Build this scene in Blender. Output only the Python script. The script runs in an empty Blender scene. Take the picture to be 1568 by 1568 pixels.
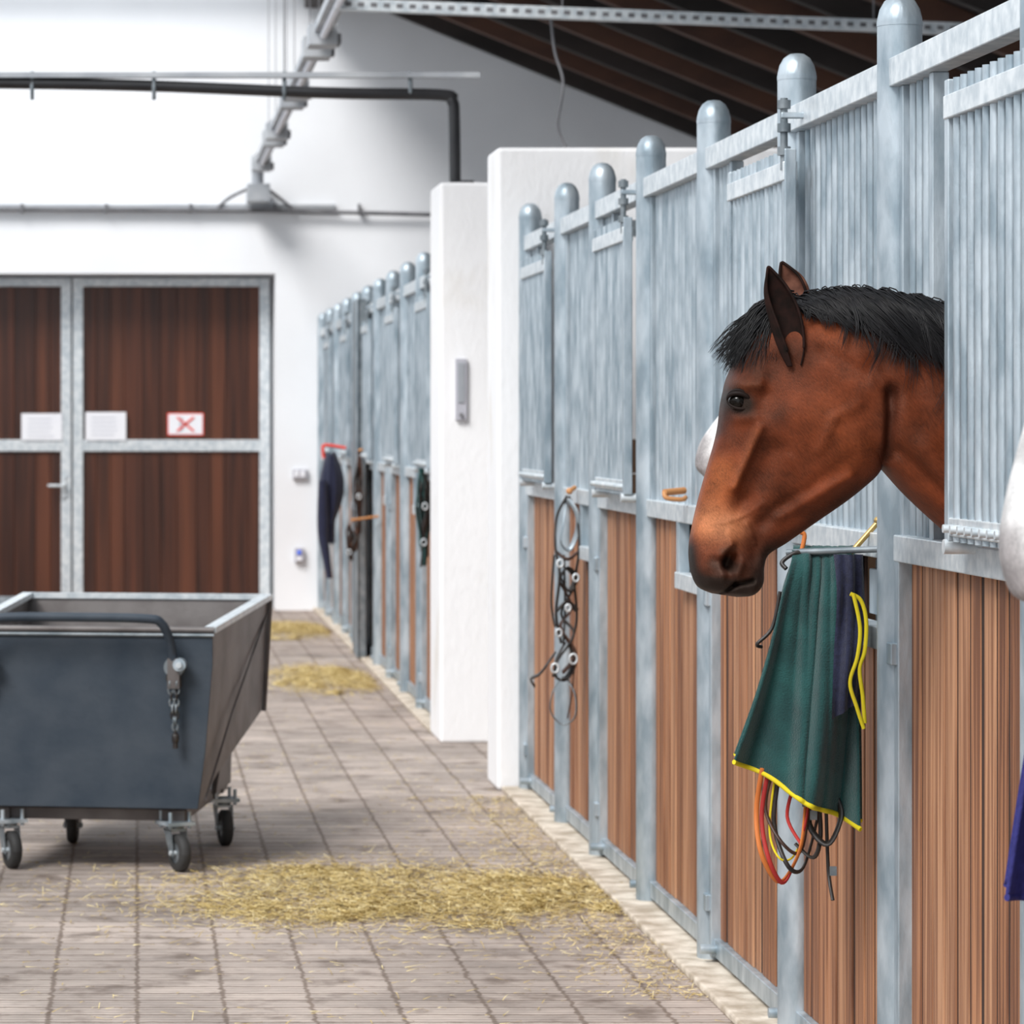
import bpy, math, random
import numpy as np
from mathutils import Vector, Matrix
random.seed(7); R=random.random
def U(a,b): return a+(b-a)*R()
scene=bpy.context.scene
# ---------------------------------------------------------------- materials
def mat(name,c1,c2=None,rough=.6,metal=0,scale=(1,1,1),nscale=5,detail=4,bump=0,bscale=None,lo=.35,hi=.65,spec=.5,coat=0,sheen=0,emit=0):
    m=bpy.data.materials.new(name); m.use_nodes=True; nt=m.node_tree; N=nt.nodes; L=nt.links
    b=N['Principled BSDF']; b.inputs['Roughness'].default_value=rough; b.inputs['Metallic'].default_value=metal
    b.inputs['Specular IOR Level'].default_value=spec
    b.inputs['Coat Weight'].default_value=coat; b.inputs['Sheen Weight'].default_value=sheen
    c2=c2 or tuple(x*.8 for x in c1)
    tc=N.new('ShaderNodeTexCoord'); mp=N.new('ShaderNodeMapping'); mp.inputs['Scale'].default_value=scale
    L.new(tc.outputs['Object'],mp.inputs['Vector'])
    n=N.new('ShaderNodeTexNoise'); n.inputs['Scale'].default_value=nscale; n.inputs['Detail'].default_value=detail
    L.new(mp.outputs[0],n.inputs['Vector'])
    r=N.new('ShaderNodeValToRGB'); r.color_ramp.elements[0].position=lo; r.color_ramp.elements[1].position=hi
    r.color_ramp.elements[0].color=(*c1,1); r.color_ramp.elements[1].color=(*c2,1)
    L.new(n.outputs['Fac'],r.inputs[0]); L.new(r.outputs[0],b.inputs['Base Color'])
    if emit:
        b.inputs['Emission Color'].default_value=(1,1,1,1); b.inputs['Emission Strength'].default_value=emit
    if bump:
        n2=N.new('ShaderNodeTexNoise'); n2.inputs['Scale'].default_value=bscale or nscale*3; n2.inputs['Detail'].default_value=4
        L.new(mp.outputs[0],n2.inputs['Vector'])
        bp=N.new('ShaderNodeBump'); bp.inputs['Strength'].default_value=bump; bp.inputs['Distance'].default_value=.01
        L.new(n2.outputs['Fac'],bp.inputs['Height']); L.new(bp.outputs[0],b.inputs['Normal'])
    return m
GALV=mat('galvanised_steel',(.28,.35,.40),(.54,.61,.66),.42,.5,(1,1,.35),18,7,.15,60)
GALVL=mat('galvanised_rail',(.52,.58,.62),(.76,.80,.82),.4,.3,(1,1,1),26,6)
GALVD=mat('galvanised_dark',(.15,.18,.20),(.27,.30,.32),.5,.5,(1,1,1),20,4)
WOOD=[mat('stall_boards_a',(.48,.22,.105),(.19,.072,.032),.6,0,(1,16,.4),4,9,.3,10,.36,.60),
      mat('stall_boards_b',(.38,.165,.075),(.14,.050,.022),.6,0,(1,16,.4),4.7,9,.3,10,.36,.60),
      mat('stall_boards_c',(.54,.28,.15),(.26,.11,.052),.6,0,(1,16,.4),3.6,9,.3,10,.36,.60)]
GROOVE=mat('board_groove',(.05,.020,.011),(.03,.013,.008),.8)
WOODI=mat('stall_inner_boards',(.16,.09,.05),(.10,.055,.03),.7,0,(6,1,.5),4,5)
DWOOD=[mat('door_dark_boards_a',(.10,.030,.014),(.035,.011,.006),.4,0,(9,1,.3),1.7,7,.1),
       mat('door_dark_boards_b',(.08,.024,.011),(.028,.009,.005),.4,0,(9,1,.3),2.1,7,.1),
       mat('door_dark_boards_c',(.115,.036,.016),(.045,.014,.007),.4,0,(9,1,.3),1.5,7,.1)]
ORWOOD=mat('light_wood',(.6,.3,.12),(.5,.22,.08),.6)
PLASTER=mat('white_plaster',(.87,.885,.91),(.82,.835,.86),.85,0,(1,1,1),1.2,5,.15,30)
PLASTER2=mat('white_plaster_worn',(.87,.87,.88),(.70,.66,.60),.85,0,(1.5,1.5,.8),2.6,7,.3,25,.55,.85)
CONC=mat('curb_concrete',(.72,.64,.54),(.40,.33,.25),.9,0,(1,1,1),12,6,.5,50)
BLACK=mat('black_pipe',(.012,.012,.014),(.02,.02,.022),.35)
RUBBER=mat('rubber',(.02,.02,.02),(.035,.035,.035),.7)
CART=mat('cart_blue_grey',(.028,.042,.060),(.060,.074,.092),.6,.05,(1,1,1),6,9,.15,40,.3,.75,spec=.3)
CARTS=mat('cart_side_grey',(.095,.082,.080),(.19,.175,.17),.5,.3,(1,1,1),5,8,.1,40)
PAPER=mat('paper',(.85,.86,.9),(.82,.83,.88),.8)
INK=mat('ink',(.5,.52,.58),(.5,.52,.58),.8)
RED=mat('red_ink',(.8,.05,.03),(.8,.06,.03),.6)
GREY=mat('grey_plastic',(.5,.5,.54),(.45,.45,.5),.5)
BLUEL=mat('blue_lamp',(.1,.2,.9),(.1,.2,.9),.4)
ROOF=mat('roof_boards',(.040,.030,.027),(.018,.014,.013),.8,0,(.5,6,1),3,5)
RAFT=mat('roof_rafters',(.12,.052,.03),(.06,.028,.02),.7,0,(.5,5,1),3,5)
LAMP=mat('lamp_housing',(.48,.50,.52),(.34,.36,.39),.5,.2)
CABLE=mat('cable_grey',(.12,.12,.13),(.2,.2,.21),.6)
LEATH=mat('black_leather',(.014,.012,.012),(.035,.028,.024),.45,0,(1,1,1),30,3)
BRLEA=mat('brown_leather',(.07,.03,.018),(.04,.018,.012),.5,0,(1,1,1),30,3)
BRASS=mat('brass',(.6,.4,.15),(.5,.33,.12),.35,.8)
GREEN=mat('green_fleece',(.005,.042,.042),(.012,.080,.076),.95,0,(1,1,1),12,6,.5,300,sheen=.2)
NAVY=mat('navy_fabric',(.006,.008,.03),(.012,.016,.05),.9,0,(1,1,1),80,4,.4,300,sheen=.2)
NAVY2=mat('navy_rug',(.02,.02,.13),(.03,.03,.18),.9,0,(1,1,1),80,4,.3,300)
YEL=mat('yellow_binding',(.75,.62,.01),(.65,.52,.01),.8)
REDS=mat('red_strap',(.5,.03,.02),(.35,.02,.02),.7)
ORS=mat('orange_strap',(.7,.22,.04),(.55,.15,.03),.7)
STRAW=mat('straw',(.60,.45,.18),(.40,.29,.09),.8,0,(1,1,1),18,3)
STRAW2=mat('straw_pale',(.84,.72,.40),(.66,.52,.23),.8,0,(1,1,1),18,3)
EYE=mat('horse_eye',(.004,.003,.002),(.008,.005,.003),.12,spec=.25)
MANE=mat('black_mane',(.004,.004,.005),(.012,.010,.011),.42,spec=.28)
WMANE=mat('grey_mane',(.5,.49,.47),(.38,.37,.36),.6)
HSKIN=mat('dark_skin',(.010,.006,.005),(.020,.010,.007),.6,spec=.15)
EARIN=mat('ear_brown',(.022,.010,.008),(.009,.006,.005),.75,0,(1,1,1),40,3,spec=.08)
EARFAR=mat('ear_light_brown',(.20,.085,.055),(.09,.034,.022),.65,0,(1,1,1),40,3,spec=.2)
EARW=mat('ear_grey',(.6,.58,.56),(.5,.48,.46),.7)
HOOF=mat('hoof',(.05,.04,.035),(.08,.06,.05),.5)

def coatmat(name,rough,sp=.5):
    m=bpy.data.materials.new(name); m.use_nodes=True; nt=m.node_tree; N=nt.nodes; L=nt.links
    b=N['Principled BSDF']; b.inputs['Roughness'].default_value=rough; b.inputs['Specular IOR Level'].default_value=sp
    b.inputs['Specular Tint'].default_value=(1,.75,.6,1) if name=='bay_coat' else (1,1,1,1)
    a=N.new('ShaderNodeAttribute'); a.attribute_name='coat'
    tc=N.new('ShaderNodeTexCoord'); mp=N.new('ShaderNodeMapping'); mp.inputs['Rotation'].default_value=(0,.7,0)
    L.new(tc.outputs['Object'],mp.inputs['Vector'])
    mp2=N.new('ShaderNodeMapping'); mp2.inputs['Scale'].default_value=(110,110,24); L.new(mp.outputs[0],mp2.inputs['Vector'])
    n=N.new('ShaderNodeTexNoise'); n.inputs['Scale'].default_value=3; n.inputs['Detail'].default_value=5; n.inputs['Roughness'].default_value=.75; L.new(mp2.outputs[0],n.inputs['Vector'])
    n3=N.new('ShaderNodeTexNoise'); n3.inputs['Scale'].default_value=22; n3.inputs['Detail'].default_value=6; L.new(mp.outputs[0],n3.inputs['Vector'])
    ad=N.new('ShaderNodeMath'); ad.operation='ADD'; L.new(n.outputs['Fac'],ad.inputs[0]); L.new(n3.outputs['Fac'],ad.inputs[1])
    mr=N.new('ShaderNodeMapRange'); mr.inputs['From Min'].default_value=.7; mr.inputs['From Max'].default_value=1.3; mr.inputs['To Min'].default_value=.5; mr.inputs['To Max'].default_value=1.5
    L.new(ad.outputs[0],mr.inputs['Value'])
    mx=N.new('ShaderNodeVectorMath'); mx.operation='SCALE'; L.new(a.outputs['Color'],mx.inputs[0]); L.new(mr.outputs[0],mx.inputs['Scale'])
    L.new(mx.outputs[0],b.inputs['Base Color'])
    bp=N.new('ShaderNodeBump'); bp.inputs['Strength'].default_value=.85; bp.inputs['Distance'].default_value=.002
    L.new(ad.outputs[0],bp.inputs['Height']); L.new(bp.outputs[0],b.inputs['Normal'])
    return m
BAY=coatmat('bay_coat',.46,.30); WHITE=coatmat('grey_coat',.6,.3)

def floormat():
    m=bpy.data.materials.new('ribbed_pavers'); m.use_nodes=True; nt=m.node_tree; N=nt.nodes; L=nt.links
    b=N['Principled BSDF']; b.inputs['Roughness'].default_value=.7; b.inputs['Specular IOR Level'].default_value=.3
    tc=N.new('ShaderNodeTexCoord')
    nw=N.new('ShaderNodeTexNoise'); nw.inputs['Scale'].default_value=22; nw.inputs['Detail'].default_value=3; L.new(tc.outputs['Object'],nw.inputs['Vector'])
    sb=N.new('ShaderNodeVectorMath'); sb.operation='SUBTRACT'; sb.inputs[1].default_value=(.5,.5,.5); L.new(nw.outputs['Color'],sb.inputs[0])
    sc_=N.new('ShaderNodeVectorMath'); sc_.operation='SCALE'; sc_.inputs['Scale'].default_value=.034; L.new(sb.outputs[0],sc_.inputs[0])
    av=N.new('ShaderNodeVectorMath'); av.operation='ADD'; L.new(tc.outputs['Object'],av.inputs[0]); L.new(sc_.outputs[0],av.inputs[1])
    br=N.new('ShaderNodeTexBrick'); br.offset=0; br.inputs['Scale'].default_value=1
    br.inputs['Brick Width'].default_value=.225; br.inputs['Row Height'].default_value=.112; br.inputs['Mortar Size'].default_value=.009; br.inputs['Mortar Smooth'].default_value=.7
    br.inputs['Color1'].default_value=(.55,.465,.41,1); br.inputs['Color2'].default_value=(.42,.355,.315,1); br.inputs['Mortar'].default_value=(.24,.185,.15,1)
    L.new(av.outputs[0],br.inputs['Vector'])
    w=N.new('ShaderNodeTexWave'); w.bands_direction='Y'; w.inputs['Scale'].default_value=.314/.0375; w.inputs['Distortion'].default_value=1.2; w.inputs['Detail'].default_value=3
    L.new(tc.outputs['Object'],w.inputs['Vector'])
    n=N.new('ShaderNodeTexNoise'); n.inputs['Scale'].default_value=1.5; n.inputs['Detail'].default_value=8; n.inputs['Roughness'].default_value=.68
    L.new(tc.outputs['Object'],n.inputs['Vector'])
    mr=N.new('ShaderNodeMapRange'); mr.inputs['From Min'].default_value=.3; mr.inputs['From Max'].default_value=.62; mr.inputs['To Min'].default_value=.56; mr.inputs['To Max'].default_value=1.15
    L.new(n.outputs['Fac'],mr.inputs['Value'])
    mr2=N.new('ShaderNodeMapRange'); mr2.inputs['From Max'].default_value=.5; mr2.inputs['To Min'].default_value=.70; mr2.inputs['To Max'].default_value=1.0
    L.new(w.outputs['Fac'],mr2.inputs['Value'])
    mu=N.new('ShaderNodeMath'); mu.operation='MULTIPLY'; L.new(mr.outputs[0],mu.inputs[0]); L.new(mr2.outputs[0],mu.inputs[1])
    s=N.new('ShaderNodeVectorMath'); s.operation='SCALE'; L.new(br.outputs['Color'],s.inputs[0]); L.new(mu.outputs[0],s.inputs['Scale'])
    n4=N.new('ShaderNodeTexNoise'); n4.inputs['Scale'].default_value=4.5; n4.inputs['Detail'].default_value=8; n4.inputs['Roughness'].default_value=.65; L.new(tc.outputs['Object'],n4.inputs['Vector'])
    cr_=N.new('ShaderNodeValToRGB'); cr_.color_ramp.elements[0].position=.53; cr_.color_ramp.elements[1].position=.68; L.new(n4.outputs['Fac'],cr_.inputs[0])
    mx=N.new('ShaderNodeMixRGB'); mx.inputs[2].default_value=(.13,.095,.075,1)
    mm=N.new('ShaderNodeMath'); mm.operation='MULTIPLY'; mm.inputs[1].default_value=.8; L.new(cr_.outputs[0],mm.inputs[0]); L.new(mm.outputs[0],mx.inputs[0])
    L.new(s.outputs[0],mx.inputs[1]); L.new(mx.outputs[0],b.inputs['Base Color'])
    bp=N.new('ShaderNodeBump'); bp.inputs['Strength'].default_value=.6; bp.inputs['Distance'].default_value=.006
    L.new(w.outputs['Fac'],bp.inputs['Height']); L.new(bp.outputs[0],b.inputs['Normal'])
    return m
FLOOR=floormat()

# ---------------------------------------------------------------- mesh builder
def cr(pts,n=6):
    P=[Vector(p) for p in pts]; out=[]
    for i in range(len(P)-1):
        a=P[max(i-1,0)];b=P[i];c=P[i+1];d=P[min(i+2,len(P)-1)]
        for k in range(n):
            t=k/n
            out.append(.5*((2*b)+(c-a)*t+(2*a-5*b+4*c-d)*t*t+(3*b-3*c+d-a)*t**3))
    out.append(P[-1]); return out
class MB:
    def __init__(s): s.v=[];s.f=[];s.m=[];s.sm=[];s.mats=[]
    def mi(s,m):
        if m not in s.mats: s.mats.append(m)
        return s.mats.index(m)
    def add(s,vs,fs,m,smooth=False):
        o=len(s.v); s.v+= [tuple(v) for v in vs]; i=s.mi(m)
        for f in fs: s.f.append(tuple(o+k for k in f)); s.m.append(i); s.sm.append(smooth)
    def box(s,a,b,m,M=None):
        x0,y0,z0=a;x1,y1,z1=b
        vs=[Vector(p) for p in [(x0,y0,z0),(x1,y0,z0),(x1,y1,z0),(x0,y1,z0),(x0,y0,z1),(x1,y0,z1),(x1,y1,z1),(x0,y1,z1)]]
        if M: vs=[M@v for v in vs]
        s.add(vs,[(0,3,2,1),(4,5,6,7),(0,1,5,4),(1,2,6,5),(2,3,7,6),(3,0,4,7)],m)
    def tube(s,pts,r,m,n=10,flat=1,caps=True,up=None):
        P=[Vector(p) for p in pts]; K=len(P)
        rs=r if isinstance(r,(list,tuple)) else [r]*K
        vs=[];prev=None
        for i in range(K):
            t=(P[min(i+1,K-1)]-P[max(i-1,0)]).normalized() if K>1 else Vector((0,0,1))
            if t.length==0: t=Vector((0,0,1))
            if prev is None:
                a=Vector(up) if up else (Vector((0,0,1)) if abs(t.z)<.9 else Vector((1,0,0)))
            else: a=prev
            e=(a-t*a.dot(t)); 
            if e.length<1e-6: e=t.orthogonal()
            e.normalize(); g=t.cross(e); prev=e
            for k in range(n):
                q=2*math.pi*k/n
                vs.append(P[i]+e*math.cos(q)*rs[i]+g*math.sin(q)*rs[i]*flat)
        fs=[]
        for i in range(K-1):
            for k in range(n):
                k2=(k+1)%n; fs.append((i*n+k,i*n+k2,(i+1)*n+k2,(i+1)*n+k))
        s.add(vs,fs,m,True)
        if caps:
            s.add(vs[:n],[tuple(range(n))[::-1]],m); s.add(vs[-n:],[tuple(range(n))],m)
    def cyl(s,a,b,r,m,n=12,r2=None): s.tube([a,b],[r,r if r2 is None else r2],m,n)
    def sph(s,c,rad,m,nu=16,nv=10,M=None):
        if not isinstance(rad,(tuple,list)): rad=(rad,)*3
        vs=[]
        for j in range(nv+1):
            p=math.pi*j/nv
            for i in range(nu):
                q=2*math.pi*i/nu
                v=Vector((math.sin(p)*math.cos(q)*rad[0],math.sin(p)*math.sin(q)*rad[1],math.cos(p)*rad[2]))
                if M: v=M@v
                vs.append(Vector(c)+v)
        fs=[(j*nu+i,(j+1)*nu+i,(j+1)*nu+(i+1)%nu,j*nu+(i+1)%nu) for j in range(nv) for i in range(nu)]
        s.add(vs,fs,m,True)
    def grid(s,rows,m,closed=False,smooth=True):
        n=len(rows[0]); vs=[p for r in rows for p in r]; fs=[]
        for i in range(len(rows)-1):
            for k in range(n if closed else n-1):
                k2=(k+1)%n; fs.append((i*n+k,i*n+k2,(i+1)*n+k2,(i+1)*n+k))
        s.add(vs,fs,m,smooth)
    def build(s,name,parent=None,bevel=0,solid=0,sub=0):
        me=bpy.data.meshes.new(name); me.from_pydata(s.v,[],s.f)
        for m in s.mats: me.materials.append(m)
        me.polygons.foreach_set('material_index',s.m); me.polygons.foreach_set('use_smooth',s.sm); me.update()
        o=bpy.data.objects.new(name,me); scene.collection.objects.link(o)
        if parent: o.parent=parent
        if solid:
            md=o.modifiers.new('s','SOLIDIFY'); md.thickness=solid; md.offset=0
        if sub:
            md=o.modifiers.new('u','SUBSURF'); md.levels=sub; md.render_levels=sub
        if bevel:
            md=o.modifiers.new('b','BEVEL'); md.width=bevel; md.segments=2; md.limit_method='ANGLE'; md.angle_limit=math.radians(50)
        return o
def empty(name):
    o=bpy.data.objects.new(name,None); scene.collection.objects.link(o); return o

# ---------------------------------------------------------------- room shell
b=MB(); b.box((-2.8,-1.5,-.2),(5.4,30.2,0),FLOOR); b.build('floor')
b=MB(); b.box((-2.8,-1.5,0),(-2.6,28.5,2.4),PLASTER); b.build('wall_left')
b=MB(); b.box((5.2,-1.5,0),(5.4,28.5,3.6),PLASTER); b.build('wall_right')
b=MB()
b.box((1.116,28.5,0),(5.4,29.15,3.57),PLASTER)
b.add([(1.116,28.5,3.57),(5.4,28.5,3.57),(1.116,28.5,5.32),(1.116,28.7,3.57),(5.4,28.7,3.57),(1.116,28.7,5.32)],[(0,1,2),(5,4,3),(0,2,5,3),(1,4,5,2)],PLASTER)
b.box((-2.8,28.5,2.72),(1.116,29.15,5.32),PLASTER)
b.box((-2.8,28.5,0),(-1.9,29.15,2.72),PLASTER)
b.box((-1.9,29.0,0),(1.116,29.15,2.72),PLASTER)
b.build('wall_back')
def roofz(x): return 5.77-.408*x
b=MB()
b.add([(1.3,-1.5,roofz(1.3)),(5.6,-1.5,roofz(5.6)),(5.6,28.5,roofz(5.6)),(1.3,28.5,roofz(1.3)),
       (1.3,-1.5,roofz(1.3)+.1),(5.6,-1.5,roofz(5.6)+.1),(5.6,28.5,roofz(5.6)+.1),(1.3,28.5,roofz(1.3)+.1)],
      [(0,3,2,1),(4,5,6,7),(0,1,5,4),(1,2,6,5),(2,3,7,6),(3,0,4,7)],ROOF)
b.build('ceiling')
b=MB()
y=2.0; i=0
while y<28.3:
    vs=[]; i+=1
    for yy in (y,y+.09):
        for x in (1.3,5.2):
            for dz in (-.16,-.005): vs.append((x,yy,roofz(x)+dz))
    b.add(vs,[(0,2,3,1),(4,5,7,6),(0,4,6,2),(1,3,7,5),(0,1,5,4),(2,6,7,3)],RAFT if i%2 else ROOF)
    y+=.9
b.box((1.35,-1.5,roofz(1.35)-.36),(1.47,28.45,roofz(1.35)-.16),ROOF)
b.build('roof_rafters')
b=MB()
y=1.0
while y<28.4:
    b.box((-2.75,y,5.14),(1.34,y+.08,5.26),LAMP); y+=3.4
b.box((-2.75,-1.5,5.14),(-2.65,28.45,5.3),LAMP); b.box((1.2,-1.5,5.10),(1.3,28.45,5.24),LAMP)
for y in (1.,7.8,14.6,21.4,28.0): b.box((-2.75,y,2.4),(-2.63,y+.12,5.2),LAMP)
b.build('skylight_frame')

# doors in back wall
DD=28.9
def door(x0,x1,handle,name):
    D=DD; b=MB()
    b.box((x0+.04,D+.02,.03),(x1-.04,D+.05,2.66),DWOOD[1])
    x=x0+.05; i=0
    while x<x1-.05:
        w=min(U(.11,.2),x1-.05-x); b.box((x+.0005,D-.002+.0015*R(),.05),(x+w-.0005,D+.021,2.64),DWOOD[(i*7+int(R()*3))%3]); x+=w; i+=1
    for a in (x0,x1-.083): b.box((a,D-.03,.02),(a+.083,D+.05,2.70),GALVL)
    b.box((x0+.083,D-.028,2.63),(x1-.083,D+.05,2.698),GALVL); b.box((x0+.083,D-.028,.022),(x1-.083,D+.05,.09),GALV)
    b.box((x0+.083,D-.028,1.28),(x1-.083,D+.03,1.375),GALVL)
    if handle is not None:
        b.box((handle-.02,D-.045,.9),(handle+.02,D-.03,1.08),GALVL)
        b.cyl((handle,D-.045,1.0),(handle,D-.09,1.0),.012,GALVL); b.cyl((handle,D-.09,1.0),(handle-.13,D-.09,1.0),.012,GALVL)
    b.build(name,bevel=.004)
door(-.525,1.085,None,'door_1'); door(-1.85,-.54,-.60,'door_2')
def sign(name,xa,xb,ya,yb,red=False):
    s=DD/5400; X0,X1=(xa-210)*s,(xb-210)*s; Z0,Z1=1.5-(yb-650)*s,1.5-(ya-650)*s
    b=MB(); y=DD-.035 if not red else DD-.008; b.box((X0,y-.004,Z0),(X1,y,Z1),PAPER)
    if red:
        b.box((X0-.01,y-.002,Z0-.01),(X1+.01,y+.001,Z1+.01),RED)
        c=(X0+X1)/2; zc=(Z0+Z1)/2
        for q in (40,-40):
            M=Matrix.Translation((c,0,zc))@Matrix.Rotation(math.radians(q),4,'Y')
            b.box((-.09,y-.009,-.008),(.09,y-.005,.008),RED,M)
        b.box((c-.05,y-.006,zc-.055),(c-.02,y-.0045,zc+.055),INK)
    else:
        for i in range(5):
            z=Z1-.05-i*.035; b.box((X0+.05,y-.006,z),(X1-.05-.05*R(),y-.004,z+.006),INK)
    b.build(name)
sign('paper_notice',33,95,633,674); sign('paper_notice',131,193,631,674); sign('prohibition_sign',258,310,634,665,True)

b=MB()
b.box((-2.5,28.44,3.245),(1.6,28.5,3.275),LAMP)
b.tube(cr([(-2.5,28.43,3.24),(-.6,28.43,3.235),(.5,28.43,3.23),(1.2,28.43,3.22),(2.45,28.43,3.19)],8),.017,CABLE,8)
for i in range(7): b.box((-2.3+i*.68,28.41,3.21),(-2.28+i*.68,28.5,3.28),CABLE)
b.build('wall_cable_duct')
b=MB(); b.box((1.255,28.46,1.06),(1.375,28.5,1.14),GREY); b.box((1.27,28.45,1.075),(1.305,28.47,1.125),PAPER); b.box((1.32,28.45,1.075),(1.355,28.47,1.125),PAPER); b.build('light_switch',bevel=.004)
b=MB(); b.box((1.27,28.45,.39),(1.345,28.5,.505),GREY); b.box((1.29,28.44,.45),(1.325,28.455,.485),BLUEL); b.box((1.285,28.44,.40),(1.33,28.452,.43),PAPER);b.build('socket_box',bevel=.004)

b=MB(); b.box((1.475,14.45,0),(5.2,14.85,2.635),PLASTER2); b.build('wall_partition_near',bevel=.015)
b=MB(); b.box((1.425,16.6,0),(5.2,17.15,2.64),PLASTER2); b.build('wall_partition_far',bevel=.015)
b=MB(); b.box((1.497,16.575,1.52),(1.55,16.6,1.81),GREY); b.box((1.508,16.57,1.60),(1.539,16.576,1.79),LAMP); b.cyl((1.523,16.575,1.545),(1.523,16.563,1.545),.01,CABLE); b.build('wall_thermometer',bevel=.003)
b=MB(); b.box((1.49,2.5,0),(1.68,14.42,.022),CONC); b.box((1.42,17.15,0),(1.58,28.5,.022),CONC); b.build('trim_curb',bevel=.006)

# ---------------------------------------------------------------- stall fronts
def bars(b,x,ya,yb,z0,z1,d=.021,p=.062,m=GALV):
    n=max(1,int((yb-ya)/p))
    for i in range(n):
        y=ya+(i+.5)*(yb-ya)/n; b.cyl((x,y,z0),(x,y,z1),d/2,m,8)
def post(b,x,y,z=2.40,r=.047):
    b.tube([(x,y,0),(x,y,z-.055),(x,y,z-.05),(x,y,z-.03),(x,y,z-.012),(x,y,z-.002),(x,y,z)],[r,r,r*1.0,r*.9,r*.68,r*.38,.004],GALV,18)
    b.tube([(x,y,z-.065),(x,y,z-.055)],[r*1.02,r*1.02],GALV,18)
def boards(b,x,ya,yb,z0,z1):
    n=max(1,round((yb-ya)/.105)); w=(yb-ya)/n
    for i in range(n):
        o=U(0,.004); g=U(.005,.016) if R()<.6 else U(.018,.034)
        b.box((x+.004+o,ya+i*w+g,z0),(x+.03,ya+(i+1)*w-.002,z1),WOOD[int(R()*3)])
    b.box((x+.0095,ya,z0+.002),(x+.036,yb,z1-.002),GROOVE)
def bay(y0,y1,kind,X=1.6,panel=None,near=False,name='stall_front'):
    b=MB(); a=y0+.047; c=y1-.047
    post(b,X,y1)
    if near: post(b,X,y0)
    b.box((X-.03,a-.02,2.205),(X+.02,c+.02,2.265),GALVL)
    b.box((X-.012,a,.035),(X+.03,c,.085),GALV)
    if kind=='fixed':
        h=a+(c-a)*.42
        boards(b,X,h,c,.085,1.215); boards(b,X,a,h,.085,1.02)
        b.box((X-.022,a,1.215),(X+.03,c,1.268),GALVL); b.box((X-.024,a,1.02),(X+.03,h+.05,1.068),GALVL)
        b.box((X-.02,h,1.03),(X+.03,h+.045,1.25),GALV)
        b.box((X+.05,a+.01,.95),(X+.32,h-.01,1.2),GALVD); b.box((X+.03,a+.04,1.08),(X+.055,h-.04,1.18),GALV)
        bars(b,X+.008,a+.04,c-.04,1.268,2.205)
        for yy in (a,c-.035): b.box((X-.012,yy,1.268),(X+.022,yy+.035,2.205),GALV)
        b.box((X-.02,a,.05),(X,a+.03,1.02),GALV)
    else:
        boards(b,X,a+.03,c-.03,.085,1.215)
        b.box((X-.024,a+.002,1.215),(X+.028,c-.002,1.270),GALVL)
        for yy in (a,c-.04): b.box((X-.022,yy,.035),(X+.03,yy+.04,1.266),GALV)
        for z in (.16,1.0):
            b.box((X-.035,c-.03,z),(X-.02,c+.08,z+.045),GALV)
        for yy in (a+.03,c-.06): b.cyl((X-.055,yy,.06),(X-.01,yy,.06),.013,GALV,12)
        f=c-.31
        bars(b,X+.008,f+.03,c-.03,1.268,2.205); 
        for yy in (f,c-.035): b.box((X-.012,yy,1.268),(X+.022,yy+.03,2.205),GALV)
        p0,p1=panel if panel else (y0+.07,f+.02)
        xp=X-.062
        b.box((xp-.017,p0+.003,2.075),(xp+.017,p1-.003,2.12),GALVL); b.box((xp-.012,p0+.003,1.29),(xp+.012,p1-.003,1.325),GALVL)
        for yy in (p0,p1-.03): b.box((xp-.014,yy,1.28),(xp+.014,yy+.03,2.15),GALV)
        n=int((p1-p0)/.06)
        for i in range(n):
            yy=p0+.03+(i+.5)*(p1-p0-.06)/n; b.cyl((xp,yy,1.28),(xp,yy,2.15),.0105,GALV,8); b.cyl((xp-.03,yy,1.305),(xp-.01,yy,1.305),.008,GALVL,8)
        for yy in (p0+.02,p1-.02): b.cyl((xp-.02,yy,1.27),(xp+.05,yy,1.27),.014,GALVL)
        for yy in (p0+.02,):
            b.cyl((xp-.012,yy,2.10),(xp-.012,yy,2.27),.009,GALVD)
            for zz in (2.145,2.20,2.255): b.cyl((xp-.012,yy,zz-.010),(xp-.012,yy,zz+.010),.016,GALVD)
            b.box((xp-.02,yy-.012,2.222),(xp+.06,yy+.012,2.236),GALV)
    b.build(name,bevel=.0025)
P=[2.6,3.8,5.0,6.2,7.40,8.554,9.785,10.98,12.13,13.13,14.35]
kinds=['fixed','door','fixed','door','fixed','door','fixed','door','fixed','door']
for i,k in enumerate(kinds):
    pn=None
    if k=='door' and P[i]==6.2: pn=(5.86,6.66)
    if k=='door' and P[i]==8.554: pn=(8.3,9.1)
    if k=='door' and P[i]==3.8: pn=(3.4,4.2)
    bay(P[i],P[i+1],k,panel=pn,near=(i==0))
ys=[17.3+i*1.11 for i in range(11)]
for i in range(10):
    bay(ys[i],ys[i+1],'fixed' if i%2 else 'door',X=1.5,near=(i==0))
b=MB(); b.box((1.40,22.4,0.02),(1.455,22.9,2.3),GALVD); b.box((1.385,22.39,.95),(1.40,22.9,1.0),GALV); b.box((1.39,22.38,.02),(1.40,22.41,2.3),GALV); b.box((1.39,22.42,1.1),(1.40,22.5,1.2),GALVL); b.build('open_stall_door',bevel=.005)
for n_,yy in enumerate([3.8,6.2,8.554,10.98,13.13]):
    b=MB()
    for k in range(11): b.box((1.66,yy-.02,.02+k*.13),(5.19,yy+.02,.145+k*.13),WOODI)
    for k in range(28): b.cyl((1.75+k*.123,yy,1.45),(1.75+k*.123,yy,2.2),.01,GALVD,6)
    b.box((1.66,yy-.025,2.2),(5.19,yy+.025,2.26),GALVD)
    b.build('stall_divider')

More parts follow.
